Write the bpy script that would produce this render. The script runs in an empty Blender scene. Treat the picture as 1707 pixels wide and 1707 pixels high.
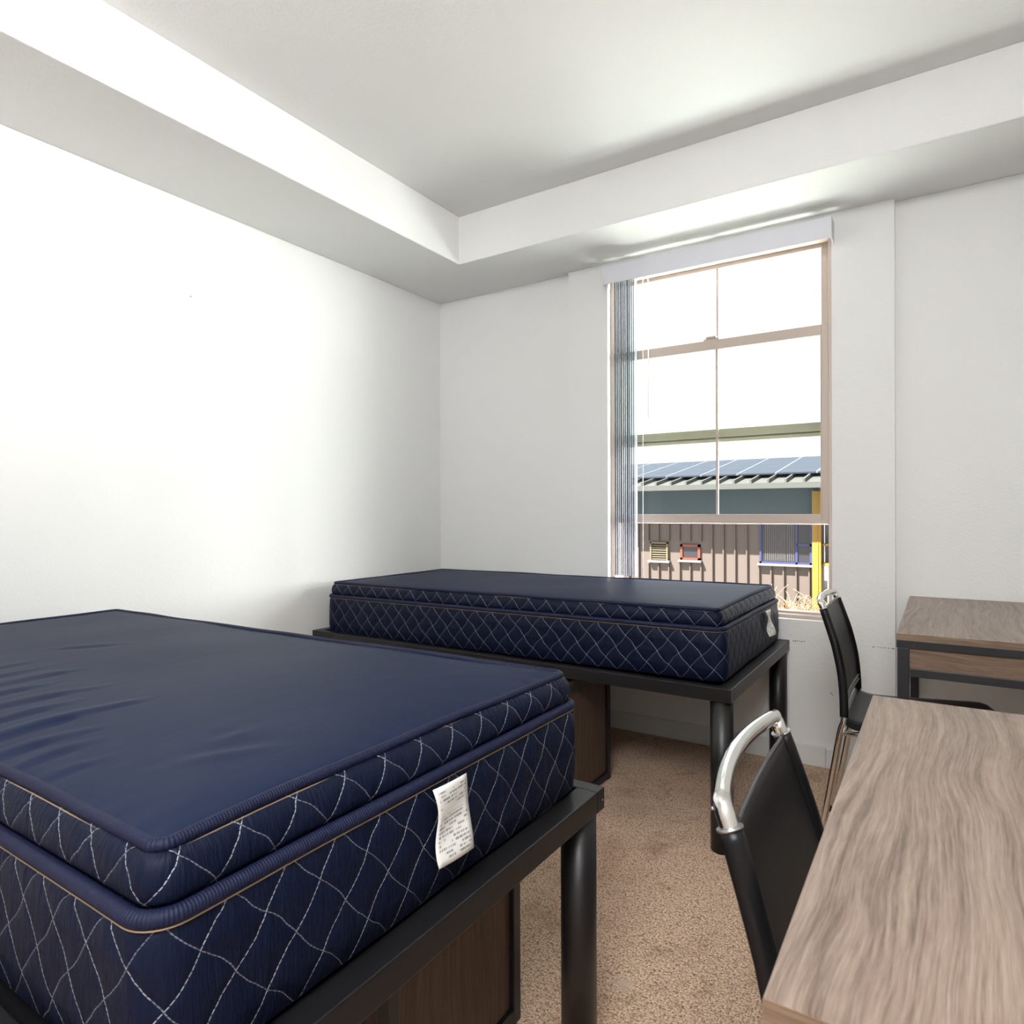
import bpy, bmesh, math, random
from mathutils import Vector, Matrix, noise

S = bpy.context.scene
COL = S.collection
PI = math.pi

# ------------------------------------------------------------------ camera, world, sun, area lights, exposure
CAM = Vector((2.6394, -3.2206, 1.1354))
cd = bpy.data.cameras.new('camera')
cam = bpy.data.objects.new('camera', cd)
COL.objects.link(cam)
yaw, pit, roll = 0.5783, -0.001, -0.0032
fw = Vector((-math.sin(yaw) * math.cos(pit), math.cos(yaw) * math.cos(pit), math.sin(pit)))
rt = Vector((math.cos(yaw), math.sin(yaw), 0))
up = rt.cross(fw)
r2 = math.cos(roll) * rt + math.sin(roll) * up
u2 = r2.cross(fw)
M = Matrix((r2, u2, -fw)).transposed().to_4x4()
M.translation = CAM
cam.matrix_world = M
cd.sensor_width = 36.0
cd.sensor_fit = 'HORIZONTAL'
cd.lens = 36.0 * 1094.4 / 1707.0
cd.clip_start = 0.02
cd.clip_end = 300
cd.dof.use_dof = True
cd.dof.focus_distance = 2.2
cd.dof.aperture_fstop = 14
S.camera = cam

S.view_settings.view_transform = 'Standard'
S.view_settings.look = 'None'
S.view_settings.gamma = 1.0
S.view_settings.use_curve_mapping = False
S.view_settings.exposure = 0.22

W = bpy.data.worlds.new('sky')
S.world = W
W.use_nodes = True
bg = W.node_tree.nodes['Background']
bg.inputs[0].default_value = (0.93, 0.97, 1.0, 1)
bg.inputs[1].default_value = 1.6


def light(name, kind, loc, target=None, direction=None, energy=10, color=(1, 1, 1), size=(1, 1), portal=False, spread=PI):
    ld = bpy.data.lights.new(name, kind)
    o = bpy.data.objects.new(name, ld)
    COL.objects.link(o)
    o.location = loc
    d = Vector(direction) if direction else Vector(target) - Vector(loc)
    o.rotation_euler = d.to_track_quat('-Z', 'Y').to_euler()
    ld.energy = energy
    ld.color = color
    if kind == 'AREA':
        ld.shape = 'RECTANGLE'
        ld.size, ld.size_y = size
        ld.spread = spread
        ld.cycles.is_portal = portal
    return o


SUN_TO = Vector((-0.75, -1.0, 1.75)).normalized()
sun = light('sun', 'SUN', (0, -6, 10), direction=-SUN_TO, energy=37, color=(1, 0.96, 0.89))
sun.data.angle = math.radians(0.6)
light('sky_portal', 'AREA', (1.70, 0.30, 1.5), direction=(0, -1, 0), size=(1.06, 1.72), portal=True)
# added area lights, out of view, boosting daylight from the right and off the paving
light('side_daylight_fill', 'AREA', (4.1, 1.5, 1.75), target=(0.3, -1.15, 1.5), energy=450, color=(1, 0.995, 0.99), size=(1.6, 1.9))
light('paving_bounce_fill', 'AREA', (1.0, 1.35, -1.4), target=(1.75, -0.3, 2.4), energy=590, color=(1, 0.995, 0.99), size=(4.2, 2.2))
# fill lights added behind the camera, the first aimed at the left soffit face
light('soffit_fill', 'AREA', (2.9, -3.9, 2.25), target=(0.5, -2.6, 2.66), energy=12, color=(1, 0.995, 0.99), size=(0.5, 0.3), spread=math.radians(70))
light('room_fill', 'AREA', (2.8, -3.85, 2.62), direction=(-0.08, 0.62, -0.9), energy=112, color=(1, 1, 1), size=(1.2, 0.9))

# ------------------------------------------------------------------ materials
MATS = {}


class NT:
    def __init__(s, name):
        s.m = bpy.data.materials.new(name)
        s.m.use_nodes = True
        s.t = s.m.node_tree
        s.b = s.t.nodes['Principled BSDF']
        MATS[name] = s.m

    def n(s, typ, **kw):
        nd = s.t.nodes.new(typ)
        for k, v in kw.items():
            if k.startswith('i_'):
                key = k[2:]
                key = int(key) if key.isdigit() else key.replace('_', ' ')
                s.set(nd.inputs[key], v)
            else:
                setattr(nd, k, v)
        return nd

    def set(s, inp, v):
        if isinstance(v, bpy.types.NodeSocket):
            s.t.links.new(v, inp)
        else:
            inp.default_value = v

    def p(s, **kw):
        for k, v in kw.items():
            s.set(s.b.inputs[k.replace('_', ' ')], v)

    def math(s, op, a, b=0.0, c=0.0, clamp=False):
        nd = s.n('ShaderNodeMath', operation=op, use_clamp=clamp)
        s.set(nd.inputs[0], a)
        s.set(nd.inputs[1], b)
        s.set(nd.inputs[2], c)
        return nd.outputs[0]

    def mix(s, f, a, b, blend='MIX'):
        nd = s.n('ShaderNodeMix', data_type='RGBA', blend_type=blend)
        s.set(nd.inputs[0], f)
        s.set(nd.inputs[6], a if isinstance(a, bpy.types.NodeSocket) else (*a, 1) if len(a) == 3 else a)
        s.set(nd.inputs[7], b if isinstance(b, bpy.types.NodeSocket) else (*b, 1) if len(b) == 3 else b)
        return nd.outputs[2]

    def ramp(s, f, stops):
        nd = s.n('ShaderNodeValToRGB')
        s.set(nd.inputs[0], f)
        e = nd.color_ramp.elements
        while len(e) < len(stops):
            e.new(0.5)
        for el, (pos, c) in zip(e, stops):
            el.position = pos
            el.color = (*c, 1) if isinstance(c, tuple) else (c, c, c, 1)
        return nd.outputs[0]

    def noise(s, vec, scale, detail=2, rough=0.5, dist=0.0):
        nd = s.n('ShaderNodeTexNoise')
        if vec is not None:
            s.set(nd.inputs['Vector'], vec)
        nd.inputs['Scale'].default_value = scale
        nd.inputs['Detail'].default_value = detail
        nd.inputs['Roughness'].default_value = rough
        nd.inputs['Distortion'].default_value = dist
        return nd.outputs[0]

    def coord(s, which='Object'):
        return s.n('ShaderNodeTexCoord').outputs[which]

    def mapping(s, vec, scale=(1, 1, 1), loc=(0, 0, 0), rot=(0, 0, 0)):
        nd = s.n('ShaderNodeMapping')
        s.set(nd.inputs[0], vec)
        nd.inputs[1].default_value = loc
        nd.inputs[2].default_value = rot
        nd.inputs[3].default_value = scale
        return nd.outputs[0]

    def bump(s, h, strength=0.3, dist=0.002, normal=None):
        nd = s.n('ShaderNodeBump')
        nd.inputs['Strength'].default_value = strength
        nd.inputs['Distance'].default_value = dist
        s.set(nd.inputs['Height'], h)
        if normal is not None:
            s.set(nd.inputs['Normal'], normal)
        return nd.outputs[0]


def srgb(r, g, b):
    f = lambda c: (c / 255) / 12.92 if c / 255 <= 0.04045 else ((c / 255 + 0.055) / 1.055) ** 2.4
    return (f(r), f(g), f(b))


def simple(name, col, rough=0.5, metal=0.0, bump=None, spec=0.5):
    t = NT(name)
    t.p(Base_Color=(*col, 1), Roughness=rough, Metallic=metal)
    t.b.inputs['Specular IOR Level'].default_value = spec
    if bump:
        sc, st, di = bump
        t.p(Normal=t.bump(t.noise(t.coord(), sc, 3, 0.6), st, di))
    return t.m


def wall_mat(name, col):
    t = NT(name)
    co = t.coord()
    h1 = t.noise(co, 95, 3, 0.55)
    h2 = t.noise(co, 260, 2, 0.5)
    h = t.math('ADD', t.ramp(h1, [(0.42, 0.0), (0.62, 1.0)]), t.math('MULTIPLY', h2, 0.3))
    big = t.noise(co, 1.7, 2)
    c = t.mix(big, tuple(x * 0.985 for x in col), col)
    t.p(Base_Color=c, Roughness=0.6, Normal=t.bump(h, 0.22, 0.0016))
    t.b.inputs['Specular IOR Level'].default_value = 0.3
    return t.m


wall_m = wall_mat('painted_wall', (0.80, 0.80, 0.79))
ceil_m = wall_mat('painted_ceiling', (0.80, 0.80, 0.79))
base_m = simple('vinyl_baseboard', (0.72, 0.72, 0.70), 0.45)

# carpet
t = NT('carpet')
co = t.coord()
f1 = t.noise(co, 185, 3, 0.7)
f2 = t.noise(co, 75, 3, 0.65)
f3 = t.noise(co, 3.2, 4, 0.62, 0.4)
f4 = t.noise(t.mapping(co, loc=(3, 1, 0)), 9, 4, 0.65, 0.6)
c = t.ramp(f1, [(0.34, srgb(100, 74, 57)), (0.45, srgb(206, 173, 147)), (0.60, srgb(250, 222, 196))])
c = t.mix(t.ramp(f2, [(0.36, 1.0), (0.47, 0.0)]), c, t.mix(0.5, c, srgb(112, 82, 63)))
c = t.mix(t.math('MULTIPLY', t.ramp(f3, [(0.50, 0.0), (0.68, 1.0)]), 0.30), c, srgb(150, 112, 84))
c = t.mix(t.math('MULTIPLY', t.ramp(f4, [(0.56, 0.0), (0.74, 1.0)]), 0.42), c, srgb(120, 84, 60))


def spot(cx, cy, rad, soft):
    d = t.n('ShaderNodeVectorMath', operation='DISTANCE')
    t.set(d.inputs[0], t.n('ShaderNodeVectorMath', operation='ADD', i_0=co, i_1=(0, 0, 0)).outputs[0])
    d.inputs[1].default_value = (cx, cy, 0)
    dd = t.math('ADD', d.outputs['Value'], t.math('MULTIPLY', t.noise(co, 40, 2), 0.03))
    mr = t.n('ShaderNodeMapRange', interpolation_type='SMOOTHSTEP')
    t.set(mr.inputs['Value'], dd)
    mr.inputs['From Min'].default_value = rad + 0.015
    mr.inputs['From Max'].default_value = rad + 0.015 - soft
    return mr.outputs[0]


c = t.mix(t.math('MULTIPLY', spot(2.0, -1.757, 0.035, 0.02), 0.6), c, srgb(214, 192, 170))
for (sx, sy, sr) in ((1.831, -1.116, 0.07), (1.889, -0.982, 0.045), (2.015, -1.62, 0.04)):
    c = t.mix(t.math('MULTIPLY', spot(sx, sy, sr, 0.10), 0.40), c, srgb(104, 70, 48))
hh = t.math('ADD', f1, f2)
t.p(Base_Color=c, Roughness=0.95, Normal=t.bump(hh, 0.9, 0.008))
t.b.inputs['Specular IOR Level'].default_value = 0.1
carpet_m = t.m


# wood laminate; ax = grain axis
def wood(name, ax, dark, mid, lite, rough=0.38, spec=0.5):
    t = NT(name)
    co = t.coord()
    cr = 1 if ax == 0 else 0                       # axis across the grain
    ws = [3.2, 3.2, 3.2]
    ws[ax] = 1.15
    warp = t.noise(t.mapping(co, tuple(ws)), 1.0, 2, 0.45)
    warp2 = t.noise(t.mapping(co, tuple(x * 4 for x in ws), loc=(2, 7, 1)), 1.0, 2, 0.5)
    sp = t.n('ShaderNodeSeparateXYZ')
    t.set(sp.inputs[0], co)
    s = t.math('ADD', sp.outputs[cr], t.math('MULTIPLY', warp, 0.15))
    s = t.math('ADD', s, t.math('MULTIPLY', warp2, 0.012))
    if ax != 2:
        s = t.math('ADD', s, t.math('MULTIPLY', sp.outputs[2], 1.0))
    else:
        s = t.math('ADD', s, sp.outputs[1])
    g = sp.outputs[ax]

    def streak(ka, kg, off, det):
        c_ = t.n('ShaderNodeCombineXYZ')
        t.set(c_.inputs[0], t.math('MULTIPLY', s, ka))
        t.set(c_.inputs[1], t.math('MULTIPLY', g, kg))
        c_.inputs[2].default_value = off
        return t.noise(c_.outputs[0], 1.0, det, 0.6)

    a, b_, p_ = streak(62, 1.0, 0.0, 2), streak(190, 5.0, 3.0, 2), streak(420, 26.0, 8.0, 2)
    v = t.math('ADD', t.math('MULTIPLY', a, 0.36), t.math('ADD', t.math('MULTIPLY', b_, 0.40), t.math('MULTIPLY', p_, 0.24)))
    c = t.ramp(v, [(0.37, dark), (0.49, mid), (0.62, lite)])
    t.p(Base_Color=c, Roughness=rough, Normal=t.bump(b_, 0.12, 0.0005))
    t.b.inputs['Specular IOR Level'].default_value = spec
    return t.m


WD = (srgb(94, 77, 66), srgb(128, 110, 98), srgb(152, 134, 121))
WE = (srgb(76, 60, 47), srgb(106, 86, 70), srgb(128, 106, 87))
wood_y = wood('wood_laminate_top', 1, *WD)
wood_x = wood('wood_laminate_end', 0, *WE, rough=0.5)
wood_z = wood('wood_laminate_upright', 2, srgb(58, 46, 38), srgb(78, 63, 52), srgb(94, 77, 64), rough=0.55, spec=0.3)

black_metal = simple('black_powder_coated_metal', srgb(38, 39, 42), 0.42, 0.0, (420, 0.10, 0.0006), 0.35)
bed_metal = simple('charcoal_bed_metal', srgb(21, 20, 22), 0.40, 0.0, (420, 0.10, 0.0006), 0.5)
chrome = simple('chrome', (0.80, 0.79, 0.77), 0.07, 1.0)
steel = simple('brushed_steel', (0.45, 0.45, 0.46), 0.3, 1.0)
leather = simple('black_vinyl', srgb(14, 14, 16), 0.38, 0.0, (240, 0.18, 0.0008), 0.3)
hem_m = simple('glossy_vinyl_hem', srgb(34, 34, 40), 0.22, 0.0, None, 0.8)
grey_edge = simple('sheen_grey_vinyl_edge', srgb(120, 120, 124), 0.3, 0.0)  # reflection on the black vinyl fold painted in as grey
rubber = simple('black_rubber', srgb(20, 20, 20), 0.7)
almond = simple('almond_window_vinyl', srgb(188, 172, 162), 0.42)
olive = simple('shaded_olive_vinyl', srgb(138, 133, 116), 0.5)  # almond rail behind glass: shade and tint painted into the colour
blind_m = simple('white_blind_plastic', srgb(214, 214, 222), 0.45)
white_plastic = simple('white_cord_plastic', srgb(240, 238, 232), 0.4)
scuff_m = simple('dark_scuff', srgb(70, 68, 66), 0.8)

# translucent blind vane
t = NT('grey_vane_plastic')
t.p(Base_Color=(*srgb(176, 180, 190), 1), Roughness=0.5)
tl = t.n('ShaderNodeBsdfTranslucent')
tl.inputs[0].default_value = (0.42, 0.45, 0.52, 1)
ms = t.n('ShaderNodeMixShader')
ms.inputs[0].default_value = 0.35
t.t.links.new(t.b.outputs[0], ms.inputs[1])
t.t.links.new(tl.outputs[0], ms.inputs[2])
t.t.links.new(ms.outputs[0], t.t.nodes['Material Output'].inputs[0])
vane_m = t.m

# window glass (thin)
t = NT('window_glass')
tr = t.n('ShaderNodeBsdfTransparent')
tr.inputs[0].default_value = (0.87, 0.93, 0.88, 1)
gl = t.n('ShaderNodeBsdfGlossy')
gl.inputs['Roughness'].default_value = 0.02
fr = t.n('ShaderNodeFresnel')
fr.inputs[0].default_value = 1.35
mx = t.n('ShaderNodeMixShader')
t.t.links.new(fr.outputs[0], mx.inputs[0])
t.t.links.new(tr.outputs[0], mx.inputs[1])
t.t.links.new(gl.outputs[0], mx.inputs[2])
t.t.links.new(mx.outputs[0], t.t.nodes['Material Output'].inputs[0])
glass_m = t.m

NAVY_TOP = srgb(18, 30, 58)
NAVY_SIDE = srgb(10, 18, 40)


def fabric_quilt(name):
    t = NT(name)
    uv = t.n('ShaderNodeUVMap', uv_map='UVMap').outputs[0]
    sp = t.n('ShaderNodeSeparateXYZ')
    t.set(sp.inputs[0], uv)
    u, v = sp.outputs[0], sp.outputs[1]
    P, Q = 0.077, 0.0865
    wob = t.math('MULTIPLY', t.math('SINE', t.math('MULTIPLY', v, 2 * PI / Q)), 0.0035)
    wob = t.math('ADD', wob, t.math('MULTIPLY', t.math('SUBTRACT', t.noise(uv, 22, 2), 0.5), 0.012))
    uu = t.math('DIVIDE', t.math('ADD', u, wob), P)
    vv = t.math('DIVIDE', v, Q)

    def fam(sign):
        s_ = t.math('ADD' if sign > 0 else 'SUBTRACT', uu, vv)
        fr_ = t.math('FRACT', t.math('ADD', s_, 100.0))
        return t.math('MULTIPLY', t.math('ABSOLUTE', t.math('SUBTRACT', fr_, 0.5)), P * 0.75)   # metres from the stitch line

    d1, d2 = fam(1), fam(-1)
    w = 0.00055
    m1 = t.math('LESS_THAN', d1, w)
    m2 = t.math('LESS_THAN', d2, w)
    dash = t.math('GREATER_THAN', t.math('FRACT', t.math('MULTIPLY', v, 210.0)), 0.22)
    m1 = t.math('MULTIPLY', m1, dash)
    m2 = t.math('MULTIPLY', m2, dash)
    nx = t.n('ShaderNodeSeparateXYZ')
    t.set(nx.inputs[0], t.coord('Normal'))
    end = t.math('GREATER_THAN', t.math('ABSOLUTE', nx.outputs[0]), 0.7)     # painted light: the thread direction that catches it swaps on the end panels
    k1 = t.math('SUBTRACT', 1.0, t.math('MULTIPLY', end, 0.55))
    k2 = t.math('ADD', 0.45, t.math('MULTIPLY', end, 0.55))
    m = t.math('MAXIMUM', t.math('MULTIPLY', m1, k1), t.math('MULTIPLY', m2, k2))
    # quilted relief
    dmin = t.math('MINIMUM', d1, d2)
    puff = t.math('POWER', t.math('MULTIPLY', dmin, 1 / 0.028, clamp=True), 0.5)
    wr = t.noise(t.mapping(uv, (1.0, 0.16, 1)), 150, 3, 0.6)
    weave = t.noise(t.mapping(uv, (1, 0.05, 1)), 1400, 1)
    h = t.math('ADD', puff, t.math('MULTIPLY', wr, 0.8))
    nb = t.bump(h, 0.75, 0.005)
    nb = t.bump(weave, 0.08, 0.0005, nb)
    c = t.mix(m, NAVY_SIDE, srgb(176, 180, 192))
    t.p(Base_Color=c, Roughness=0.5, Normal=nb)
    t.b.inputs['Specular IOR Level'].default_value = 0.15
    return t.m


quilt_m = fabric_quilt('quilted_navy_fabric')

t = NT('navy_satin_ticking')
co = t.coord()
ribs = t.n('ShaderNodeTexWave', wave_type='BANDS', bands_direction='X')
t.set(ribs.inputs['Vector'], co)
ribs.inputs['Scale'].default_value = 160
n1 = t.noise(co, 9, 3, 0.5)
n2 = t.noise(t.mapping(co, (1.0, 0.22, 1)), 26, 3, 0.55)
n3 = t.noise(co, 700, 2)
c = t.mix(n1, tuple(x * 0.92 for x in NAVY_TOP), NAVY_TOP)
nb = t.bump(t.math('ADD', t.math('MULTIPLY', n1, 0.6), t.math('MULTIPLY', n2, 0.3)), 0.25, 0.006)
nb = t.bump(t.math('ADD', n3, t.math('MULTIPLY', ribs.outputs[0], 0.4)), 0.10, 0.0006, nb)
t.p(Base_Color=c, Roughness=0.46, Normal=nb)
t.b.inputs['Specular IOR Level'].default_value = 0.075
top_m = t.m

t = NT('navy_binding_tape')
uv = t.n('ShaderNodeUVMap', uv_map='UVMap').outputs[0]
wv = t.n('ShaderNodeTexWave', wave_type='BANDS', bands_direction='X')
t.set(wv.inputs['Vector'], uv)
wv.inputs['Scale'].default_value = 85
t.p(Base_Color=(*srgb(12, 19, 50), 1), Roughness=0.6, Normal=t.bump(wv.outputs[0], 0.5, 0.0012))
t.b.inputs['Specular IOR Level'].default_value = 0.3
tape_m = t.m
thread_m = simple('tan_thread', srgb(146, 122, 94), 0.7)

# law tag: white cloth with rows of tiny dark print
t = NT('printed_tag_cloth')
uv = t.n('ShaderNodeUVMap', uv_map='UVMap').outputs[0]
sp = t.n('ShaderNodeSeparateXYZ')
t.set(sp.inputs[0], uv)
u, v = sp.outputs[0], sp.outputs[1]
rows = t.math('FRACT', t.math('MULTIPLY', v, 19.0))
rowid = t.math('FLOOR', t.math('MULTIPLY', v, 19.0))
inrow = t.math('MULTIPLY', t.math('GREATER_THAN', rows, 0.22), t.math('LESS_THAN', rows, 0.78))
cv = t.n('ShaderNodeCombineXYZ')
t.set(cv.inputs[0], t.math('MULTIPLY', u, 34.0))
t.set(cv.inputs[1], t.math('MULTIPLY', rowid, 3.7))
let = t.noise(cv.outputs[0], 1.0, 2, 0.8)
cw = t.n('ShaderNodeCombineXYZ')
t.set(cw.inputs[0], t.math('MULTIPLY', u, 5.0))
t.set(cw.inputs[1], t.math('MULTIPLY', rowid, 1.9))
word = t.noise(cw.outputs[0], 1.0, 1, 0.5)
ink = t.math('MULTIPLY', inrow, t.math('MULTIPLY', t.ramp(let, [(0.42, 0.0), (0.52, 1.0)]), t.ramp(word, [(0.42, 0.0), (0.5, 1.0)])))
mar = t.math('MULTIPLY', t.math('MULTIPLY', t.math('GREATER_THAN', u, 0.08), t.math('LESS_THAN', u, 0.94)),
             t.math('MULTIPLY', t.math('GREATER_THAN', v, 0.06), t.math('LESS_THAN', v, 0.93)))
blank = t.math('MULTIPLY', t.math('GREATER_THAN', v, 0.60), t.math('LESS_THAN', v, 0.70))
ink = t.math('MULTIPLY', t.math('MULTIPLY', ink, mar), t.math('SUBTRACT', 1.0, blank))
t.p(Base_Color=t.mix(t.math('MULTIPLY', ink, 0.75), srgb(228, 226, 222), srgb(60, 60, 64)), Roughness=0.6)
tag_m = t.m

# exterior
ext_m = simple('taupe_metal_siding', srgb(76, 67, 62), 0.6, 0.0)
ext_rib = simple('taupe_siding_rib', srgb(72, 63, 58), 0.6, 0.0)
ext_blue = simple('screen_tinted_wall', srgb(58, 69, 78), 0.8, 0.0, (30, 0.6, 0.02))  # tint of glass and insect screen painted into the wall colour
ext_roof = simple('grey_standing_seam_roof', srgb(64, 64, 63), 0.6)
ext_yel = simple('yellow_painted_steel', srgb(120, 91, 24), 0.6)
ext_bwin = simple('blue_window_frame', srgb(36, 44, 84), 0.5)
ext_or = simple('orange_painted_frame', srgb(96, 46, 28), 0.5)
ext_sill = simple('pale_painted_sill', srgb(108, 104, 104), 0.5)
ext_louver = simple('cream_louver', srgb(88, 81, 64), 0.5)
ext_dark = simple('dark_glazing', srgb(38, 36, 40), 0.25)
ext_grey = simple('pale_grey_render', srgb(104, 107, 107), 0.8)
ext_white = simple('white_render', srgb(238, 238, 240), 0.8)
ground_m = simple('pale_concrete_paving', (0.24, 0.23, 0.215), 0.9)
straw_m = simple('dry_straw', srgb(128, 108, 84), 0.8)
reed_m = simple('russet_seed_head', srgb(150, 92, 58), 0.9)
t = NT('solar_cells')
co = t.coord()
sp = t.n('ShaderNodeSeparateXYZ')
t.set(sp.inputs[0], co)
gx = t.math('LESS_THAN', t.math('FRACT', t.math('MULTIPLY', sp.outputs[0], 1 / 0.99)), 0.035)
gy = t.math('LESS_THAN', t.math('FRACT', t.math('MULTIPLY', sp.outputs[1], 1 / 0.165)), 0.09)
g = t.math('MAXIMUM', gx, t.math('MULTIPLY', gy, 0.35))
t.p(Base_Color=t.mix(g, srgb(38, 43, 55), srgb(92, 98, 112)), Roughness=0.6)
t.b.inputs['Specular IOR Level'].default_value = 0.2
solar_m = t.m

# ------------------------------------------------------------------ mesh helpers


def newbm():
    return bmesh.new()


def obj(name, bm, mat, parent=None, smooth=False, bevel=None, label=None):
    me = bpy.data.meshes.new(name)
    bmesh.ops.recalc_face_normals(bm, faces=bm.faces[:])
    bm.to_mesh(me)
    bm.free()
    me.materials.append(mat)
    if smooth:
        for p in me.polygons:
            p.use_smooth = True
    o = bpy.data.objects.new(name, me)
    COL.objects.link(o)
    if parent:
        o.parent = parent
    if bevel:
        md = o.modifiers.new('bevel', 'BEVEL')
        md.width = bevel
        md.segments = 2
        md.limit_method = 'ANGLE'
        md.harden_normals = False
    if label:
        o['label'] = label
    return o


def box(bm, x0, x1, y0, y1, z0, z1, mtx=None):
    vs = [bm.verts.new((x, y, z)) for x in (x0, x1) for y in (y0, y1) for z in (z0, z1)]
    if mtx:
        for v in vs:
            v.co = mtx @ v.co
    for f in ((0, 1, 3, 2), (4, 6, 7, 5), (0, 4, 5, 1), (2, 3, 7, 6), (0, 2, 6, 4), (1, 5, 7, 3)):
        bm.faces.new([vs[i] for i in f])
    return vs


def quad(bm, pts):
    return bm.faces.new([bm.verts.new(p) for p in pts])


def catmull(pts, sub=6):
    pts = [Vector(p) for p in pts]
    out = []
    n = len(pts)
    for i in range(n - 1):
        p0, p1, p2, p3 = pts[max(i - 1, 0)], pts[i], pts[i + 1], pts[min(i + 2, n - 1)]
        for k in range(sub):
            s = k / sub
            out.append(0.5 * ((2 * p1) + (-p0 + p2) * s + (2 * p0 - 5 * p1 + 4 * p2 - p3) * s * s + (-p0 + 3 * p1 - 3 * p2 + p3) * s ** 3))
    out.append(pts[-1])
    return out


def tube(bm, pts, r, seg=12, caps=True, closed=False, uvl=None, flat=1.0):
    """sweep a circle along pts; r may be a list"""
    pts = [Vector(p) for p in pts]
    n = len(pts)
    rings = []
    prev = None
    acc = 0.0
    us = []
    for i, p in enumerate(pts):
        a = pts[(i - 1) % n] if (closed or i > 0) else pts[i]
        b = pts[(i + 1) % n] if (closed or i < n - 1) else pts[i]
        d = (b - a)
        d = d.normalized() if d.length > 1e-9 else Vector((0, 0, 1))
        if prev is None:
            nr = d.orthogonal().normalized() if abs(d.z) > 0.9 else Vector((0, 0, 1)).cross(d).normalized()
        else:
            nr = (prev - d * prev.dot(d)).normalized()
        prev = nr
        bn = d.cross(nr)
        rr = r[i] if isinstance(r, (list, tuple)) else r
        rings.append([bm.verts.new(p + (nr * math.cos(2 * PI * k / seg) + bn * math.sin(2 * PI * k / seg) * flat) * rr) for k in range(seg)])
        us.append(acc)
        if i < n - 1:
            acc += (pts[i + 1] - p).length
    rng = range(n if closed else n - 1)
    for i in rng:
        A, B = rings[i], rings[(i + 1) % n]
        ua = us[i]
        ub = us[(i + 1) % n] if i + 1 < n else acc + (pts[0] - pts[-1]).length
        for k in range(seg):
            f = bm.faces.new((A[k], A[(k + 1) % seg], B[(k + 1) % seg], B[k]))
            f.smooth = True
            if uvl is not None:
                vv = (k / seg, (k + 1) / seg, (k + 1) / seg, k / seg)
                for lp, uu, v_ in zip(f.loops, (ua, ua, ub, ub), vv):
                    lp[uvl].uv = (uu, v_)
    if caps and not closed:
        bm.faces.new(rings[0][::-1])
        bm.faces.new(rings[-1])
    return rings


def cyl(bm, c, r, z0, z1, seg=32):
    tube(bm, [(c[0], c[1], z0), (c[0], c[1], z1)], r, seg)


def empty(name, label, cat, loc=(0, 0, 0), rotz=0, group=None):
    o = bpy.data.objects.new(name, None)
    o.empty_display_size = 0.1
    COL.objects.link(o)
    o.location = loc
    o.rotation_euler = (0, 0, rotz)
    o['label'] = label
    o['category'] = cat
    if group:
        o['group'] = group
    return o


def struct(name, bm, m, parent=None, smooth=False, bevel=None, label=None):
    o = obj(name, bm, m, parent, smooth, bevel)
    if parent is None:
        o['kind'] = 'structure'
        o['label'] = label or name
        o['category'] = name.split('_')[0]
    return o


def copy_tree(o, parent=None):
    c = o.copy()
    COL.objects.link(c)
    if parent:
        c.parent = parent
    for ch in list(o.children):
        copy_tree(ch, c)
    return c


# ------------------------------------------------------------------ room shell
HS, HT = 2.44, 2.6906          # soffit and ceiling heights
DL, DR = 0.514, 0.4666         # soffit depth on the left and window side
XR, YB = 3.16, -4.55           # right and back walls
BX0, BX1, BY = 0.9353, 2.4802, -0.0383   # shallow pier around the window
WX0, WX1, WZ0, WZ1 = 1.168, 2.240, 0.642, 2.372

bm = newbm(); box(bm, -0.1, XR + 0.1, YB - 0.1, 0.1, -0.12, 0.0)
struct('floor', bm, carpet_m, label='worn beige cut-pile carpet with brown stains')
bm = newbm(); box(bm, -0.1, XR + 0.1, YB - 0.1, 0.15, HT, HT + 0.1)
struct('ceiling', bm, ceil_m, label='white textured raised ceiling')
bm = newbm()
L = [(-0.0, YB), (DL, YB), (DL, -DR), (XR, -DR), (XR, 0.0), (0.0, 0.0)]
lo = [bm.verts.new((x, y, HS)) for x, y in L]
hi = [bm.verts.new((x, y, HT)) for x, y in L]
bm.faces.new(lo[::-1]); bm.faces.new(hi)
for i in range(6):
    bm.faces.new((lo[i], lo[(i + 1) % 6], hi[(i + 1) % 6], hi[i]))
struct('trim_1', bm, ceil_m, bevel=0.004, label='white dropped soffit along the left and window walls')
bm = newbm(); box(bm, -0.12, 0.0, YB - 0.1, 0.1, 0, HT)
struct('wall_left', bm, wall_m, label='plain white wall behind the beds')
bm = newbm(); box(bm, XR, XR + 0.12, YB - 0.1, 0.1, 0, HT)
struct('wall_right', bm, wall_m, label='white wall on the right side of the desks')
bm = newbm(); box(bm, 0, XR, YB - 0.12, YB, 0, HT)
struct('wall_back', bm, wall_m, label='white wall behind the camera')
bm = newbm()
WT = 0.16
for (x0, x1, z0, z1, yf) in ((0, BX0, 0, HT, 0.0), (BX1, XR, 0, HT, 0.0), (BX0, WX0, 0, HT, BY), (WX1, BX1, 0, HT, BY), (WX0, WX1, 0, WZ0, BY), (WX0, WX1, WZ1, HT, BY)):
    box(bm, x0, x1, yf, WT, z0, z1)
wall_far = struct('wall_far', bm, wall_m, label='white window wall with a shallow pier around the window')


def scuff(pts, y):
    bm = newbm()
    for (x0, z0, x1, z1, w) in pts:
        box(bm, x0, x1, y - 0.0004, y, min(z0, z1) - w, max(z0, z1) + w)
    o = obj('scuff_mark', bm, scuff_m, wall_far)
    o['label'] = 'dark scuff on the white paint'
    return o


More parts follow.
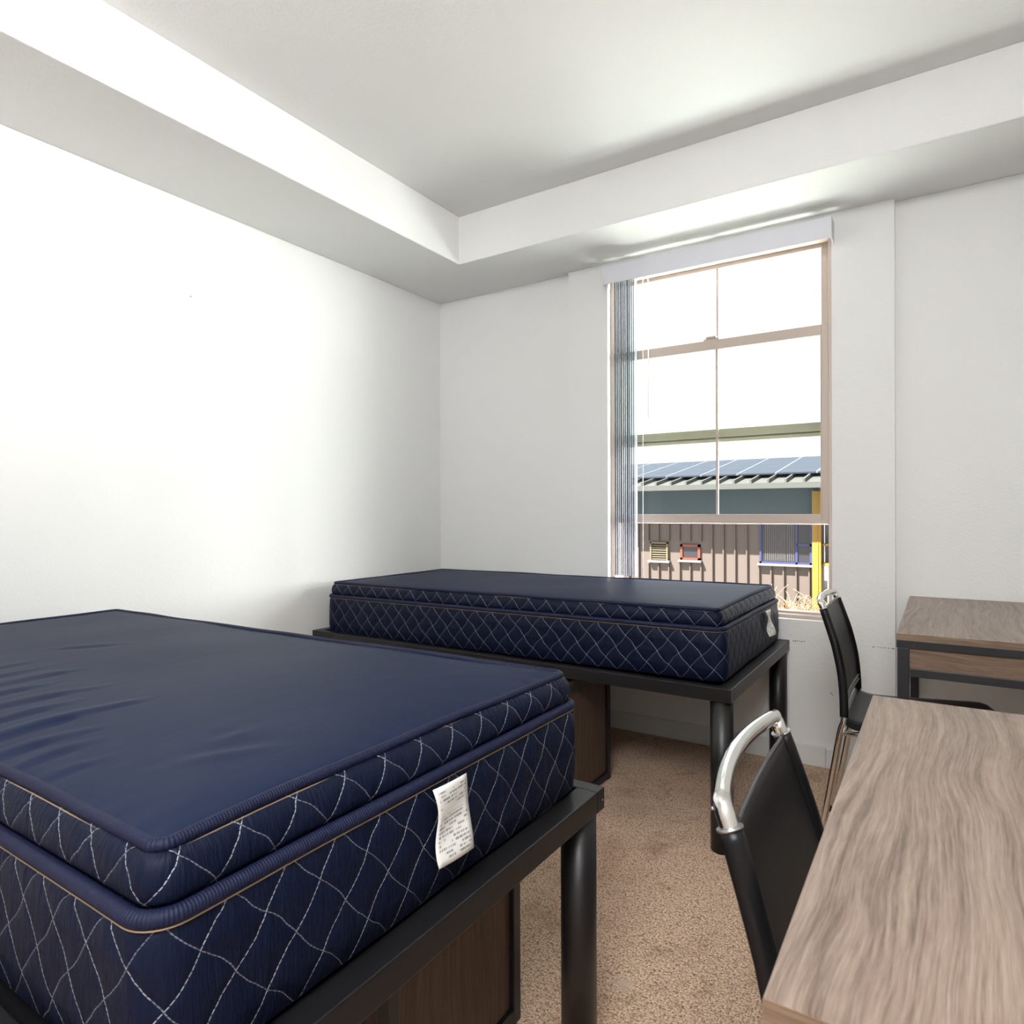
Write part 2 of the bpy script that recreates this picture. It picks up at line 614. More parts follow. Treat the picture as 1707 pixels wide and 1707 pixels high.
random.seed(4)
scuff([(2.079 + i * 0.0085, 0.547, 2.083 + i * 0.0085 + random.uniform(0, 0.003), 0.547 + random.uniform(-0.004, 0.002), random.uniform(0.0003, 0.0012)) for i in range(6)], BY)
scuff([(2.396 + i * 0.014, 0.553 + random.uniform(-0.002, 0.002), 2.396 + random.uniform(0.004, 0.011) + i * 0.014, 0.553 + random.uniform(-0.003, 0.002), random.uniform(0.0003, 0.0009)) for i in range(6)], BY)
bm = newbm()
quad(bm, [(2.232, BY - 0.0005, 0.333), (2.234, BY - 0.0005, 0.335), (2.243, BY - 0.0005, 0.323), (2.241, BY - 0.0005, 0.322)])
o = obj('scuff_mark', bm, scuff_m, wall_far); o['label'] = 'short slanted scuff under the window'

bm = newbm(); tube(bm, [(0.0, -1.644, 2.044), (0.0006, -1.644, 2.044)], 0.0028, 8)
wl = bpy.data.objects['wall_left']
o = obj('scuff_mark', bm, scuff_m, wl); o['label'] = 'tiny dark speck on the white paint'

bh, bt = 0.09, 0.009
bm = newbm(); box(bm, 0, bt, YB, -bt, 0, bh); struct('baseboard_left', bm, base_m, bevel=0.003, label='white baseboard on the left wall')
bm = newbm()
box(bm, bt, BX0, -bt, 0, 0, bh); box(bm, BX0 - bt, BX0, BY - bt, -bt, 0, bh)
box(bm, BX0, 2.2135, BY - bt - 0.002, BY, 0, bh); box(bm, 2.2145, BX1, BY - bt, BY, 0, bh - 0.006)
box(bm, BX1, BX1 + bt, BY - bt, -bt, 0, bh - 0.006); box(bm, BX1, XR - bt, -bt, 0, 0, bh - 0.006)
struct('baseboard_far', bm, base_m, bevel=0.002, label='white baseboard under the window')
bm = newbm(); box(bm, XR - bt, XR, YB, -bt, 0, bh); struct('baseboard_right', bm, base_m, bevel=0.003, label='white baseboard on the right wall')

# ------------------------------------------------------------------ window
win = bpy.data.objects.new('window_1', None)
COL.objects.link(win)
win['kind'] = 'structure'; win['category'] = 'window'
win['label'] = 'tan framed double-hung window with its lower sash raised'
F0, F1 = 0.0, 0.095
bm = newbm()
box(bm, WX0, WX0 + 0.022, F0, F1, WZ0, WZ1); box(bm, WX1 - 0.018, WX1, F0, F1, WZ0, WZ1)
box(bm, WX0 + 0.022, WX1 - 0.018, F0, F1, WZ1 - 0.022, WZ1)
obj('window_frame', bm, almond, win, bevel=0.002)
bm = newbm(); box(bm, WX0 + 0.022, WX1 - 0.018, F0, F1, WZ0, WZ0 + 0.016); box(bm, WX0 + 0.022, WX1 - 0.018, F0 + 0.045, F1, WZ0, WZ0 + 0.026)
obj('window_sill', bm, almond, win, bevel=0.002)
SX0, SX1 = WX0 + 0.022, WX1 - 0.018


def sash(name, y0, y1, z0, z1, tr_, br, muntin_x):
    b = newbm()
    st = 0.030
    box(b, SX0, SX0 + st, y0, y1, z0, z1); box(b, SX1 - st, SX1, y0, y1, z0, z1)
    box(b, SX0 + st, SX1 - st, y0, y1, z1 - tr_, z1)
    if name == 'lower_sash':
        box(b, SX0 + st, SX1 - st, y0, y1, z0, z0 + br)
        box(b, SX0 + 0.004, SX1 - 0.004, y0 - 0.007, y0, z0 + 0.004, z0 + 0.017)
    # glazing bead
    e = 0.006
    box(b, SX0 + st, SX0 + st + e, y0 + 0.006, y1 - 0.004, z0 + br, z1 - tr_); box(b, SX1 - st - e, SX1 - st, y0 + 0.006, y1 - 0.004, z0 + br, z1 - tr_)
    s = obj(name, b, almond, win, bevel=0.0025)
    if name == 'upper_sash':
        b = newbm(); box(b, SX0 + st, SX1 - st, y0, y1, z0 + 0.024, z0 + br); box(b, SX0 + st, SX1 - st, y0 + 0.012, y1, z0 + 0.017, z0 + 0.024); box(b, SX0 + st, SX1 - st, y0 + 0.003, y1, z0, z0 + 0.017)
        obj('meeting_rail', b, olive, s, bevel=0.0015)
    b = newbm(); box(b, muntin_x - 0.0055, muntin_x + 0.0055, (y0 + y1) / 2 - 0.006, (y0 + y1) / 2 + 0.006, z0 + br, z1 - tr_)
    obj('muntin', b, almond, s, bevel=0.001)
    for xa, xb in ((SX0 + st, muntin_x - 0.006), (muntin_x + 0.006, SX1 - st)):
        b = newbm(); quad(b, [(xa, (y0 + y1) / 2, z0 + br), (xb, (y0 + y1) / 2, z0 + br), (xb, (y0 + y1) / 2, z1 - tr_), (xa, (y0 + y1) / 2, z1 - tr_)])
        obj('pane', b, glass_m, s)
    return s


us = sash('upper_sash', 0.052, 0.080, 1.474, 2.352, 0.020, 0.064, 1.716)
ls = sash('lower_sash', 0.016, 0.046, 1.071, 1.973, 0.048, 0.047, 1.722)
b = newbm(); box(b, 1.660, 1.735, 0.018, 0.044, 1.973, 1.982); box(b, 1.672, 1.722, 0.012, 0.034, 1.982, 1.992)
obj('sash_lock', b, almond, ls, bevel=0.002)

# ------------------------------------------------------------------ vertical blind
vb = empty('vertical_blind', 'pale grey vertical blind drawn to the left under a flat valance over the window', 'blind', (1.70, BY, 2.30))


def loc(bm, o):
    for v in bm.verts:
        v.co -= o.location
    return bm


bm = newbm()
VX0, VX1 = 1.180, 2.252
box(bm, VX0, VX1, -0.122, -0.118, 2.302, 2.396)
box(bm, VX0, VX0 + 0.004, -0.118, BY, 2.302, 2.396); box(bm, VX1 - 0.004, VX1, -0.118, BY, 2.302, 2.396)
obj('valance', loc(bm, vb), blind_m, vb, bevel=0.0012)
bm = newbm(); box(bm, VX0 + 0.012, VX1 - 0.012, -0.105, -0.06, 2.335, 2.375)
obj('head_rail', loc(bm, vb), white_plastic, vb, bevel=0.002)
for bx in (1.27, 1.72, 2.16):
    bm = newbm(); box(bm, bx, bx + 0.03, -0.10, BY, 2.375, 2.384)
    obj('bracket', loc(bm, vb), steel, vb)
random.seed(11)
for i in range(11):
    b = newbm()
    x = 1.232 + i * 0.0112
    a = math.radians(108 + random.uniform(-4, 4))
    d = Vector((math.cos(a), math.sin(a), 0))
    n_ = Vector((-d.y, d.x, 0))
    for k in range(6):
        s0, s1 = -0.040 + k * 0.0133, -0.040 + (k + 1) * 0.0133
        c0, c1 = 0.004 * (1 - (s0 / 0.04) ** 2), 0.004 * (1 - (s1 / 0.04) ** 2)
        p0, p1 = Vector((x, -0.078, 0)) + d * s0 + n_ * c0, Vector((x, -0.078, 0)) + d * s1 + n_ * c1
        th = n_ * 0.0008
        zt, zb = 2.332, 0.8005
        quad(b, [(*p0.xy, zb), (*p1.xy, zb), (*p1.xy, zt), (*p0.xy, zt)])
        q0, q1 = p0 + th, p1 + th
        quad(b, [(*q1.xy, zb), (*q0.xy, zb), (*q0.xy, zt), (*q1.xy, zt)])
    obj('vane', loc(b, vb), vane_m, vb, smooth=True)
b = newbm(); tube(b, [(1.412, -0.085, 2.33), (1.412, -0.086, 1.60)], 0.0032, 8); obj('wand', loc(b, vb), white_plastic, vb)
b = newbm(); tube(b, [(1.385, -0.085, 2.33), (1.381, -0.085, 0.80)], 0.0022, 6); obj('pull_cord', loc(b, vb), white_plastic, vb)

# ------------------------------------------------------------------ outdoors (1.5 x the distance at which it was measured)


def ex(x, z, y=15.1):
    return (2.639 + (x - 2.639) * 1.5, 1.135 + (z - 1.135) * 1.5)


GZ = -1.62
bm = newbm(); quad(bm, [(-30, 0.3, GZ), (30, 0.3, GZ), (30, 45, GZ), (-30, 45, GZ)])
gr = struct('ground', bm, ground_m, label='pale sunlit paving outside')
bl = empty('neighbouring_building', 'low taupe building with ribbed siding and a grey metal roof seen through the window', 'building', (-1.0, 15.3, GZ))
FY = 15.1


def ebox(x0, x1, z0, z1, y0, y1, b=None):
    b = b or newbm()
    a, c = ex(x0, z0), ex(x1, z1)
    box(b, a[0], c[0], y0, y1, a[1], c[1])
    return b


bm = ebox(-7.5, 0.96, -0.70, 0.95, FY, FY + 0.3); siding = obj('siding', loc(bm, bl), ext_m, bl)
bm = newbm()
xb = -7.3
while xb < 0.8:
    skip = [(-0.10, 0.82, 0.17), (-2.14, -1.69, 0.12), (-1.53, -1.09, 0.17)]
    segs = [(-0.70, 0.95)]
    for (a, c, zz) in skip:
        if a < xb < c:
            segs = [(-0.70, zz)] + ([(0.56, 0.95)] if c < 0 else [])
    for z0, z1 in segs:
        ebox(xb - 0.012, xb + 0.012, z0, z1, FY - 0.07, FY, bm)
    xb += 0.2065
obj('siding_rib', loc(bm, bl), ext_rib, bl)
bm = ebox(-7.5, 0.96, 0.95, 1.72, FY - 0.03, FY + 0.3); obj('upper_wall', loc(bm, bl), ext_blue, bl)
# return wall and end piece right of the yellow post
bm = ebox(0.96, 2.6, 0.19, 1.72, FY + 0.4, FY + 0.7); obj('side_wall', loc(bm, bl), ext_grey, bl)
bm = ebox(1.0, 2.6, -0.70, 0.185, FY + 0.38, FY + 0.7); obj('white_wall', loc(bm, bl), ext_white, bl)
# roof: eave overhangs one metre
EY, EZ, SL = 14.1, 1.83, 0.175
bm = newbm()
x0r, x1r, y1r = -16, 9, 19.2
quad(bm, [(x0r, EY, EZ), (x1r, EY, EZ), (x1r, y1r, EZ + SL * (y1r - EY)), (x0r, y1r, EZ + SL * (y1r - EY))])
quad(bm, [(x0r, EY, EZ - 0.14), (x1r, EY, EZ - 0.14), (x1r, EY, EZ), (x0r, EY, EZ)])
quad(bm, [(x0r, EY, EZ - 0.14), (x0r, FY + 0.3, EZ - 0.05), (x1r, FY + 0.3, EZ - 0.05), (x1r, EY, EZ - 0.14)])
quad(bm, [(x0r, y1r, EZ + SL * (y1r - EY)), (x1r, y1r, EZ + SL * (y1r - EY)), (x1r, y1r + 4, EZ), (x0r, y1r + 4, EZ)])
obj('roof', loc(bm, bl), ext_roof, bl)
bm = newbm()
xx = -9.0
while xx < 6:
    vs = box(bm, xx, xx + 0.05, 0, 5.05, 0.0, 0.09)
    for v in vs:
        v.co = Vector((v.co.x, EY + v.co.y, EZ + SL * v.co.y + v.co.z))
    xx += 0.42
obj('roof_seam', loc(bm, bl), ext_roof, bl)


def xwin(name, x0, x1, z0, z1, fmat, gmat, fwid, mull=(), rails=()):
    b = newbm()
    ebox(x0, x0 + fwid, z0, z1, FY - 0.06, FY + 0.02, b); ebox(x1 - fwid, x1, z0, z1, FY - 0.06, FY + 0.02, b)
    ebox(x0, x1, z1 - fwid, z1, FY - 0.06, FY + 0.02, b); ebox(x0, x1, z0, z0 + fwid, FY - 0.06, FY + 0.02, b)
    for m_ in mull:
        ebox(m_ - fwid / 2, m_ + fwid / 2, z0, z1, FY - 0.06, FY + 0.02, b)
    for (ra, rb, rz) in rails:
        ebox(ra, rb, rz - fwid / 2, rz + fwid / 2, FY - 0.06, FY + 0.02, b)
    f = obj(name, loc(b, bl), fmat, bl)
    b = ebox(x0 + fwid, x1 - fwid, z0 + fwid, z1 - fwid, FY - 0.025, FY + 0.01)
    obj('pane', loc(b, bl), gmat, f)
    b = ebox(x0 - 0.03, x1 + 0.03, z0 - 0.035, z0, FY - 0.14, FY)
    obj('sill', loc(b, bl), ext_sill, f)
    return f


bw = xwin('blue_window', -0.058, 0.80, 0.20, 1.0, ext_bwin, ext_dark, 0.035, (0.555,), ((0.555, 0.80, 0.54),))
b = newbm()
for i in range(15):
    x = 0.04 + i * 0.032 + (0.012 if i > 10 else 0)
    if 0.53 < x < 0.58:
        continue
    ebox(x, x + 0.008, 0.25, 0.95, FY - 0.035, FY - 0.026, b)
obj('blind_slat', loc(b, bl), simple('grey_blind_slats', srgb(86, 84, 84), 0.6), bw)
xwin('orange_window', -1.50, -1.12, 0.205, 0.50, ext_or, ext_dark, 0.045)
# louvered vent
b = newbm()
ebox(-2.10, -2.07, 0.18, 0.53, FY - 0.08, FY, b); ebox(-1.77, -1.74, 0.18, 0.53, FY - 0.08, FY, b)
ebox(-2.10, -1.74, 0.505, 0.53, FY - 0.08, FY, b)
lv = obj('louver_vent', loc(b, bl), ext_louver, bl)
b = newbm()
for i in range(7):
    z = 0.195 + i * 0.044
    a, c = ex(-2.07, z), ex(-1.77, z + 0.02)
    vs = box(b, a[0], c[0], FY - 0.07, FY - 0.0, a[1], a[1] + 0.012)
    for v in vs:
        v.co.z += (v.co.y - (FY - 0.07)) * 0.55
obj('louver_blade', loc(b, bl), ext_louver, lv)
b = ebox(-2.13, -1.70, 0.14, 0.18, FY - 0.14, FY); obj('sill', loc(b, bl), ext_sill, lv)
b = ebox(0.818, 0.955, -0.70, 1.46, FY - 0.22, FY - 0.06); ebox(0.905, 0.915, -0.70, 1.46, FY - 0.235, FY - 0.06, b)
obj('yellow_post', loc(b, bl), ext_yel, bl)
b = ebox(0.975, 1.6, 0.535, 0.572, FY - 0.12, FY + 0.40); obj('yellow_bar', loc(b, bl), ext_yel, bl)
b = ebox(0.975, 1.6, 0.195, 0.245, FY - 0.12, FY + 0.40); obj('yellow_bar', loc(b, bl), ext_yel, bl)

# solar array on the roof: six long rows of modules
sa = empty('solar_array', 'blue-grey solar panels laid in rows on the grey roof next door', 'solar panels', (-1.0, 17.0, EZ + SL * 2.9 + 0.12))
for r_ in range(4):
    ya, yb = 15.0 + r_ * 0.99, 15.0 + (r_ + 1) * 0.99 - 0.02
    b = newbm()
    vs = box(b, -12.0, 6.0, ya, yb, 0.10, 0.14)
    for v in vs:
        v.co.z += EZ + SL * (v.co.y - EY)
    obj('solar_panel', loc(b, sa), solar_m, sa)

# dry shrub at the foot of the building
sh = empty('dry_shrub', 'pale leafless dry shrub at the foot of the yellow post outside', 'shrub', (*ex(0.72, 0)[:1], 14.2, GZ))
random.seed(3)
b = newbm()
for i in range(95):
    x = random.gauss(0, 0.42) + 0.02
    ang = random.uniform(0, 2 * PI)
    ln_ = random.uniform(0.35, 1.0)
    dx, dy = math.cos(ang) * ln_ * 0.9, math.sin(ang) * ln_ * 0.4
    hgt = ln_ * random.uniform(0.25, 1.0)
    p = [(x, 0, 0), (x + dx * 0.35, dy * 0.35, hgt * 0.42), (x + dx * 0.72, dy * 0.72, hgt * 0.8), (x + dx * 1.1, dy, hgt * random.uniform(0.9, 1.15))]
    tube(b, catmull(p, 3), 0.008, 4)
    if i % 12 == 0:
        b2 = newbm()
        tube(b2, [(x, dy, hgt * 0.7), (x + 0.03, dy, hgt * 0.7 + 0.3)], [0.028, 0.006], 5)
        obj('seed_head', b2, reed_m, sh)
obj('twig', b, straw_m, sh)

# ------------------------------------------------------------------ beds


def bed_frame(label, x0, x1, y0, y1, z1):
    t_ = empty('bed_frame', label, 'bed frame', ((x0 + x1) / 2, (y0 + y1) / 2, 0), group='metal bed frames')
    rh, rw, re = 0.046, 0.036, 0.048
    z0 = z1 - rh
    for nm, q in (('side_rail', (x0, x1, y0, y0 + rw)), ('side_rail', (x0, x1, y1 - rw, y1)), ('end_rail', (x0, x0 + re, y0 + rw, y1 - rw)), ('end_rail', (x1 - re, x1, y0 + rw, y1 - rw))):
        b = newbm(); box(b, q[0], q[1], q[2], q[3], z0, z1)
        obj(nm, loc(b, t_), bed_metal, t_, bevel=0.0025)
    b = newbm(); box(b, x0 + re, x1 - re, y0 + rw, y1 - rw, z0 + 0.002, z0 + 0.014)
    obj('support_deck', loc(b, t_), bed_metal, t_)
    r = 0.0375
    for x in (x0 + r + 0.004, x1 - r - 0.004):
        for y in (y0 + r + 0.004, y1 - r - 0.004):
            b = newbm(); cyl(b, (x, y), r, 0.0, z0, 40)
            lg = obj('leg', loc(b, t_), bed_metal, t_)
    b = newbm(); tube(b, [(x1, y1 - 0.012, z1 - 0.024), (x1 + 0.0015, y1 - 0.012, z1 - 0.024)], 0.0022, 10)
    obj('rivet', loc(b, t_), steel, t_)
    return t_


def rrect(hx, hy, r, seg=8, step=0.03):
    """ccw rounded rectangle; the number of points depends only on the arguments' rounding"""
    pts = []
    corners = [(hx - r, hy - r, 0), (-hx + r, hy - r, 90), (-hx + r, -hy + r, 180), (hx - r, -hy + r, 270)]
    for cx, cy, a0 in corners:
        for k in range(seg + 1):
            a = math.radians(a0 + 90 * k / seg)
            pts.append((cx + r * math.cos(a), cy + r * math.sin(a)))
    return pts


def fill_sides(pts, counts, seg=8):
    out = []
    n = seg + 1
    for c in range(4):
        out += pts[c * n:(c + 1) * n]
        a, b_ = pts[(c + 1) * n - 1], pts[((c + 1) * n) % len(pts)]
        m = counts[c % 2]
        for k in range(1, m):
            s = k / m
            out.append((a[0] + (b_[0] - a[0]) * s, a[1] + (b_[1] - a[1]) * s))
    return out


HXM, HYM, RM = 0.95, 0.455, 0.046


def outline(inset, wob=0.0, seed=0.0, bow=0.0):
    p = fill_sides(rrect(HXM - inset, HYM - inset, max(RM - inset, 0.008)), (44, 22))
    out = []
    for x, y in p:
        n_ = noise.noise(Vector((x * 5 + seed, y * 5, seed * 1.7))) * wob
        # long and short sides bow inwards a little between the corners
        bx = bow * (1 - (y / HYM) ** 2) * (1 if x > 0 else -1) * (abs(x) / HXM) ** 8
        by = bow * 0.6 * (1 - (x / HXM) ** 2) * (1 if y > 0 else -1) * (abs(y) / HYM) ** 8
        l_ = math.hypot(x, y)
        out.append((x + x / l_ * n_ - bx, y + y / l_ * n_ - by))
    return out


def loft(bm, rows, uvl, v0=0.0):
    """rows: list of (list of (x,y), z or list of z)"""
    rings = []
    base = rows[len(rows) // 2][0]
    n = len(base)
    us_ = [0.0]
    for i in range(n):
        a, b_ = base[i], base[(i + 1) % n]
        us_.append(us_[-1] + math.hypot(b_[0] - a[0], b_[1] - a[1]))
    vv = [v0]
    for k in range(1, len(rows)):
        (pa, za), (pb, zb) = rows[k - 1], rows[k]
        vv.append(vv[-1] + math.hypot(pb[0][0] - pa[0][0], zb - za) if True else 0)
    for pts, z in rows:
        rings.append([bm.verts.new((x, y, z)) for x, y in pts])
    for k in range(len(rows) - 1):
        for i in range(n):
            j = (i + 1) % n
            f = bm.faces.new((rings[k][i], rings[k][j], rings[k + 1][j], rings[k + 1][i]))
            f.smooth = True
            for lp, (ui, vi) in zip(f.loops, ((i, k), (i + 1, k), (i + 1, k + 1), (i, k + 1))):
                lp[uvl].uv = (us_[ui], vv[vi])
    return rings


def seg_dist(px, py, pts):
    best = (9, 0)
    tot = sum(math.dist(pts[i], pts[i + 1]) for i in range(len(pts) - 1))
    acc = 0
    for i in range(len(pts) - 1):
        ax, ay = pts[i]; bx, by = pts[i + 1]
        l2 = (bx - ax) ** 2 + (by - ay) ** 2
        s = max(0, min(1, ((px - ax) * (bx - ax) + (py - ay) * (by - ay)) / l2))
        d = math.hypot(px - ax - s * (bx - ax), py - ay - s * (by - ay))
        if d < best[0]:
            side = (bx - ax) * (py - ay) - (by - ay) * (px - ax)
            best = (d if side > 0 else -d, (acc + s * math.sqrt(l2)) / tot) if abs(d) < abs(best[0]) else best
        acc += math.sqrt(l2)
    return best


def mattress(label, cx, cy, z, seed, wrinkles, tilt=0.0, tag_y=None, stretch=1.0):
    t_ = empty('mattress', label, 'mattress', (cx, cy, z), group='navy quilted mattresses')
    t_.rotation_euler = (0, tilt, 0)
    t_.scale = (stretch, 1, 1)
    # lower body
    b = newbm(); uvl = b.loops.layers.uv.new('UVMap')
    prof = [(0.05, 0.0), (0.012, 0.002), (0.002, 0.012), (-0.002, 0.05), (-0.001, 0.09), (0.0, 0.13), (0.002, 0.164), (0.008, 0.176), (0.022, 0.182)]
    rings = loft(b, [(outline(i, 0.005, seed + k * 0.12, 0.004), zz) for k, (i, zz) in enumerate(prof)], uvl)
    b.faces.new(rings[0][::-1])
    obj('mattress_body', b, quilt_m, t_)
    # lower binding
    b = newbm(); uvl = b.loops.layers.uv.new('UVMap')
    o_ = outline(0.008, 0.003, seed + 1.0, 0.004)
    tube(b, [(x, y, 0.182) for x, y in o_], 0.0095, 10, closed=True, uvl=uvl)
    lb = obj('piping', b, tape_m, t_)
    b = newbm(); o2 = outline(0.0022, 0.003, seed + 1.0, 0.004)
    tube(b, [(x, y, 0.1735) for x, y in o2], 0.0009, 6, closed=True)
    obj('seam_thread', b, thread_m, lb)
    # pillow top
    b = newbm(); uvl = b.loops.layers.uv.new('UVMap')
    prof = [(0.040, 0.182), (0.018, 0.187), (0.011, 0.198), (0.010, 0.210), (0.013, 0.226), (0.020, 0.238), (0.030, 0.243)]
    loft(b, [(outline(i, 0.004, seed + 3 + k * 0.1, 0.012 * k / 6), zz) for k, (i, zz) in enumerate(prof)], uvl, 0.012)
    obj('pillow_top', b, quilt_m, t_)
    b = newbm(); uvl = b.loops.layers.uv.new('UVMap')
    o3 = outline(0.029, 0.003, seed + 3.6, 0.012)
    tube(b, [(x, y, 0.2455 + 0.003 * noise.noise(Vector((x * 4, y * 4, seed)))) for x, y in o3], 0.0072, 10, closed=True, uvl=uvl)
    tb = obj('piping', b, tape_m, t_)
    b = newbm(); o4 = outline(0.0225, 0.003, seed + 3.6, 0.012)
    tube(b, [(x, y, 0.2385 + 0.003 * noise.noise(Vector((x * 4, y * 4, seed)))) for x, y in o4], 0.0008, 6, closed=True)
    obj('seam_thread', b, thread_m, tb)
    # top panel
    b = newbm()
    NX, NY = 200, 110
    hx, hy, r = HXM - 0.029, HYM - 0.029, RM - 0.024
    grid = []
    for j in range(NY + 1):
        tt = -1 + 2 * j / NY
        tt = math.copysign(1 - (1 - abs(tt)) ** 1.15, tt)
        y = hy * tt
        ay = abs(y) - (hy - r)
        X = hx if ay <= 0 else hx - r + math.sqrt(max(r * r - ay * ay, 0))
        row = []
        for i in range(NX + 1):
            s = -1 + 2 * i / NX
            s = math.copysign(1 - (1 - abs(s)) ** 1.1, s)
            x = X * s
            bx = 0.012 * (1 - (y / HYM) ** 2) * (1 if x > 0 else -1) * (abs(x) / HXM) ** 8
            by = 0.0072 * (1 - (x / HXM) ** 2) * (1 if y > 0 else -1) * (abs(y) / HYM) ** 8
            ed = min(hx - abs(x), hy - abs(y))
            dome = 0.006 * (1 - math.exp(-ed / 0.05)) + 0.006 * (1 - math.exp(-ed / 0.22))
            zz = 0.2465 + dome + 0.0035 * noise.noise(Vector((x * 3, y * 3, seed + 9)))
            # fine puckers running in from the binding
            pk = math.exp(-ed / 0.03) * 0.0012
            zz += pk * noise.noise(Vector((x * 55 if hy - abs(y) < hx - abs(x) else x * 6, y * 55 if hy - abs(y) > hx - abs(x) else y * 6, seed + 4)))
            for (pts, amp, wid) in wrinkles:
                if abs(x + cx - pts[0][0]) > 0.5:
                    continue
                d, s_ = seg_dist(x + cx, y + cy, pts)
                if abs(d) < wid * 4:
                    fall = math.sin(PI * min(max(s_, 0.02), 0.98)) ** 0.6
                    zz += amp * fall * (-math.exp(-(d / wid) ** 2) + 0.8 * math.exp(-((d - wid * 1.6) / (wid * 1.2)) ** 2))
            row.append(b.verts.new((x - bx, y - by, zz)))
        grid.append(row)
    for j in range(NY):
        for i in range(NX):
            f = b.faces.new((grid[j][i], grid[j][i + 1], grid[j + 1][i + 1], grid[j + 1][i]))
            f.smooth = True
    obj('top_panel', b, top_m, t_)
    # law tag sewn into the lower binding on the right end
    if tag_y:
        b = newbm(); uvl = b.loops.layers.uv.new('UVMap')
        w_, h_, curl = tag_y[1], tag_y[2], tag_y[3]
        NY_, NZ_ = 8, 14
        vs = [[None] * (NZ_ + 1) for _ in range(NY_ + 1)]
        for i in range(NY_ + 1):
            for k in range(NZ_ + 1):
                s, q = i / NY_, k / NZ_
                y = tag_y[0] - cy + w_ * s + 0.004 * math.sin(q * 5) * curl + 0.006 * q * curl
                x = HXM + 0.0065 + 0.008 * q * curl + curl * 0.0035 * math.sin(q * 6.5 + s * 2.2) + 0.004 * curl * s * q
                vs[i][k] = b.verts.new((x, y, 0.174 - h_ * q))
        for i in range(NY_):
            for k in range(NZ_):
                f = b.faces.new((vs[i][k + 1], vs[i + 1][k + 1], vs[i + 1][k], vs[i][k]))
                f.smooth = True
                for lp, (a, c_) in zip(f.loops, ((i, k + 1), (i + 1, k + 1), (i + 1, k), (i, k))):
                    lp[uvl].uv = (a / NY_, 1 - c_ / NZ_)
        tg = obj('law_tag', b, tag_m, t_, label='white printed cloth tag')
        md = tg.modifiers.new('solid', 'SOLIDIFY'); md.thickness = 0.0006
    return t_


bed_frame('charcoal metal bed frame in the foreground holding the near mattress', 0.03, 2.04, -2.935, -1.945, 0.55)
bed_frame('charcoal metal bed frame by the window holding the far mattress', 0.03, 2.066, -1.038, -0.048, 0.55)
WR = [
    ([(1.472, -2.86), (1.464, -2.74), (1.478, -2.641), (1.53, -2.57)], 0.0050, 0.016),
    ([(1.293, -2.80), (1.290, -2.678), (1.323, -2.58)], 0.0032, 0.015),
    ([(1.385, -2.84), (1.372, -2.73), (1.385, -2.65)], 0.0032, 0.013),
    ([(1.114, -2.74), (1.099, -2.60), (1.191, -2.49)], 0.0026, 0.016),
    ([(1.20, -2.80), (1.185, -2.69), (1.21, -2.60)], 0.0028, 0.014),
    ([(0.802, -2.48), (0.895, -2.37)], 0.0022, 0.016),
    ([(1.555, -2.875), (1.552, -2.80), (1.585, -2.70)], 0.0034, 0.013),
    ([(1.625, -2.875), (1.612, -2.79), (1.63, -2.73)], 0.0026, 0.011),
    ([(1.70, -2.875), (1.695, -2.81), (1.715, -2.77)], 0.0020, 0.010),
    ([(1.771, -2.655), (1.760, -2.605)], -0.0016, 0.014),
    ([(1.797, -2.735), (1.859, -2.625)], -0.0022, 0.018),
    ([(1.03, -2.72), (1.01, -2.58)], 0.0020, 0.015),
    ([(0.93, -2.70), (0.92, -2.56)], 0.0018, 0.015),
]
mattress('navy pillow-top mattress with white diamond stitching in the foreground', 1.057, -2.435, 0.542, 2.3, WR, -0.009, (-2.475, 0.078, 0.115, 1.0))
mattress('navy pillow-top mattress with white diamond stitching under the window', 1.057, -0.5415, 0.544, 7.1, [], -0.0080, (-0.415, 0.075, 0.105, 1.6), 1.03)


# ------------------------------------------------------------------ chests under the beds
def chest(label, x1, yA, yB, front):
    """end panel faces +x at x1; drawers on side 'front' (+1 = +y)"""
    Wd, H, ps = 0.76, 0.47, 0.028
    t_ = empty('drawer_chest', label, 'chest of drawers', (x1 - Wd / 2, (yA + yB) / 2, 0), group='drawer chests under the beds')
    x0 = x1 - Wd
    b = newbm()
    for x in (x0, x1 - ps):
        for y in (yA, yB - ps):
            box(b, x, x + ps, y, y + ps, 0, H)
        box(b, x, x + ps, yA + ps, yB - ps, 0.006, 0.006 + ps); box(b, x, x + ps, yA + ps, yB - ps, H - ps, H)
    for y in (yA, yB - ps):
        box(b, x0 + ps, x1 - ps, y, y + ps, 0.006, 0.006 + ps); box(b, x0 + ps, x1 - ps, y, y + ps, H - ps, H)
    obj('frame', loc(b, t_), bed_metal, t_, bevel=0.002)
    for x in (x0 + 0.012, x1 - 0.022):
        b = newbm(); box(b, x, x + 0.01, yA + ps, yB - ps, 0.03, H - ps)
        obj('side_panel', loc(b, t_), wood_z, t_)
    b = newbm(); box(b, x0, x1, yA, yB, H, H + 0.018); obj('top', loc(b, t_), wood_z, t_)
    yf = yB if front > 0 else yA
    for k in range(2):
        z0 = 0.04 + k * 0.202
        b = newbm()
        box(b, x0 + ps + 0.004, x1 - ps - 0.004, min(yf, yf - front * 0.3), max(yf, yf - front * 0.3), z0, z0 + 0.195)
        d = obj('drawer', loc(b, t_), wood_z, t_)
        b = newbm()
        box(b, x1 - Wd / 2 - 0.06, x1 - Wd / 2 + 0.06, min(yf, yf + front * 0.02), max(yf, yf + front * 0.02), z0 + 0.15, z0 + 0.16)
        obj('handle', loc(b, t_), black_metal, d)
    return t_


chest('dark wood chest in a black frame tucked under the foreground bed', 1.85, -2.402, -1.981, 1)
chest('dark wood chest in a black frame tucked under the window bed', 1.462, -1.05, -0.654, -1)


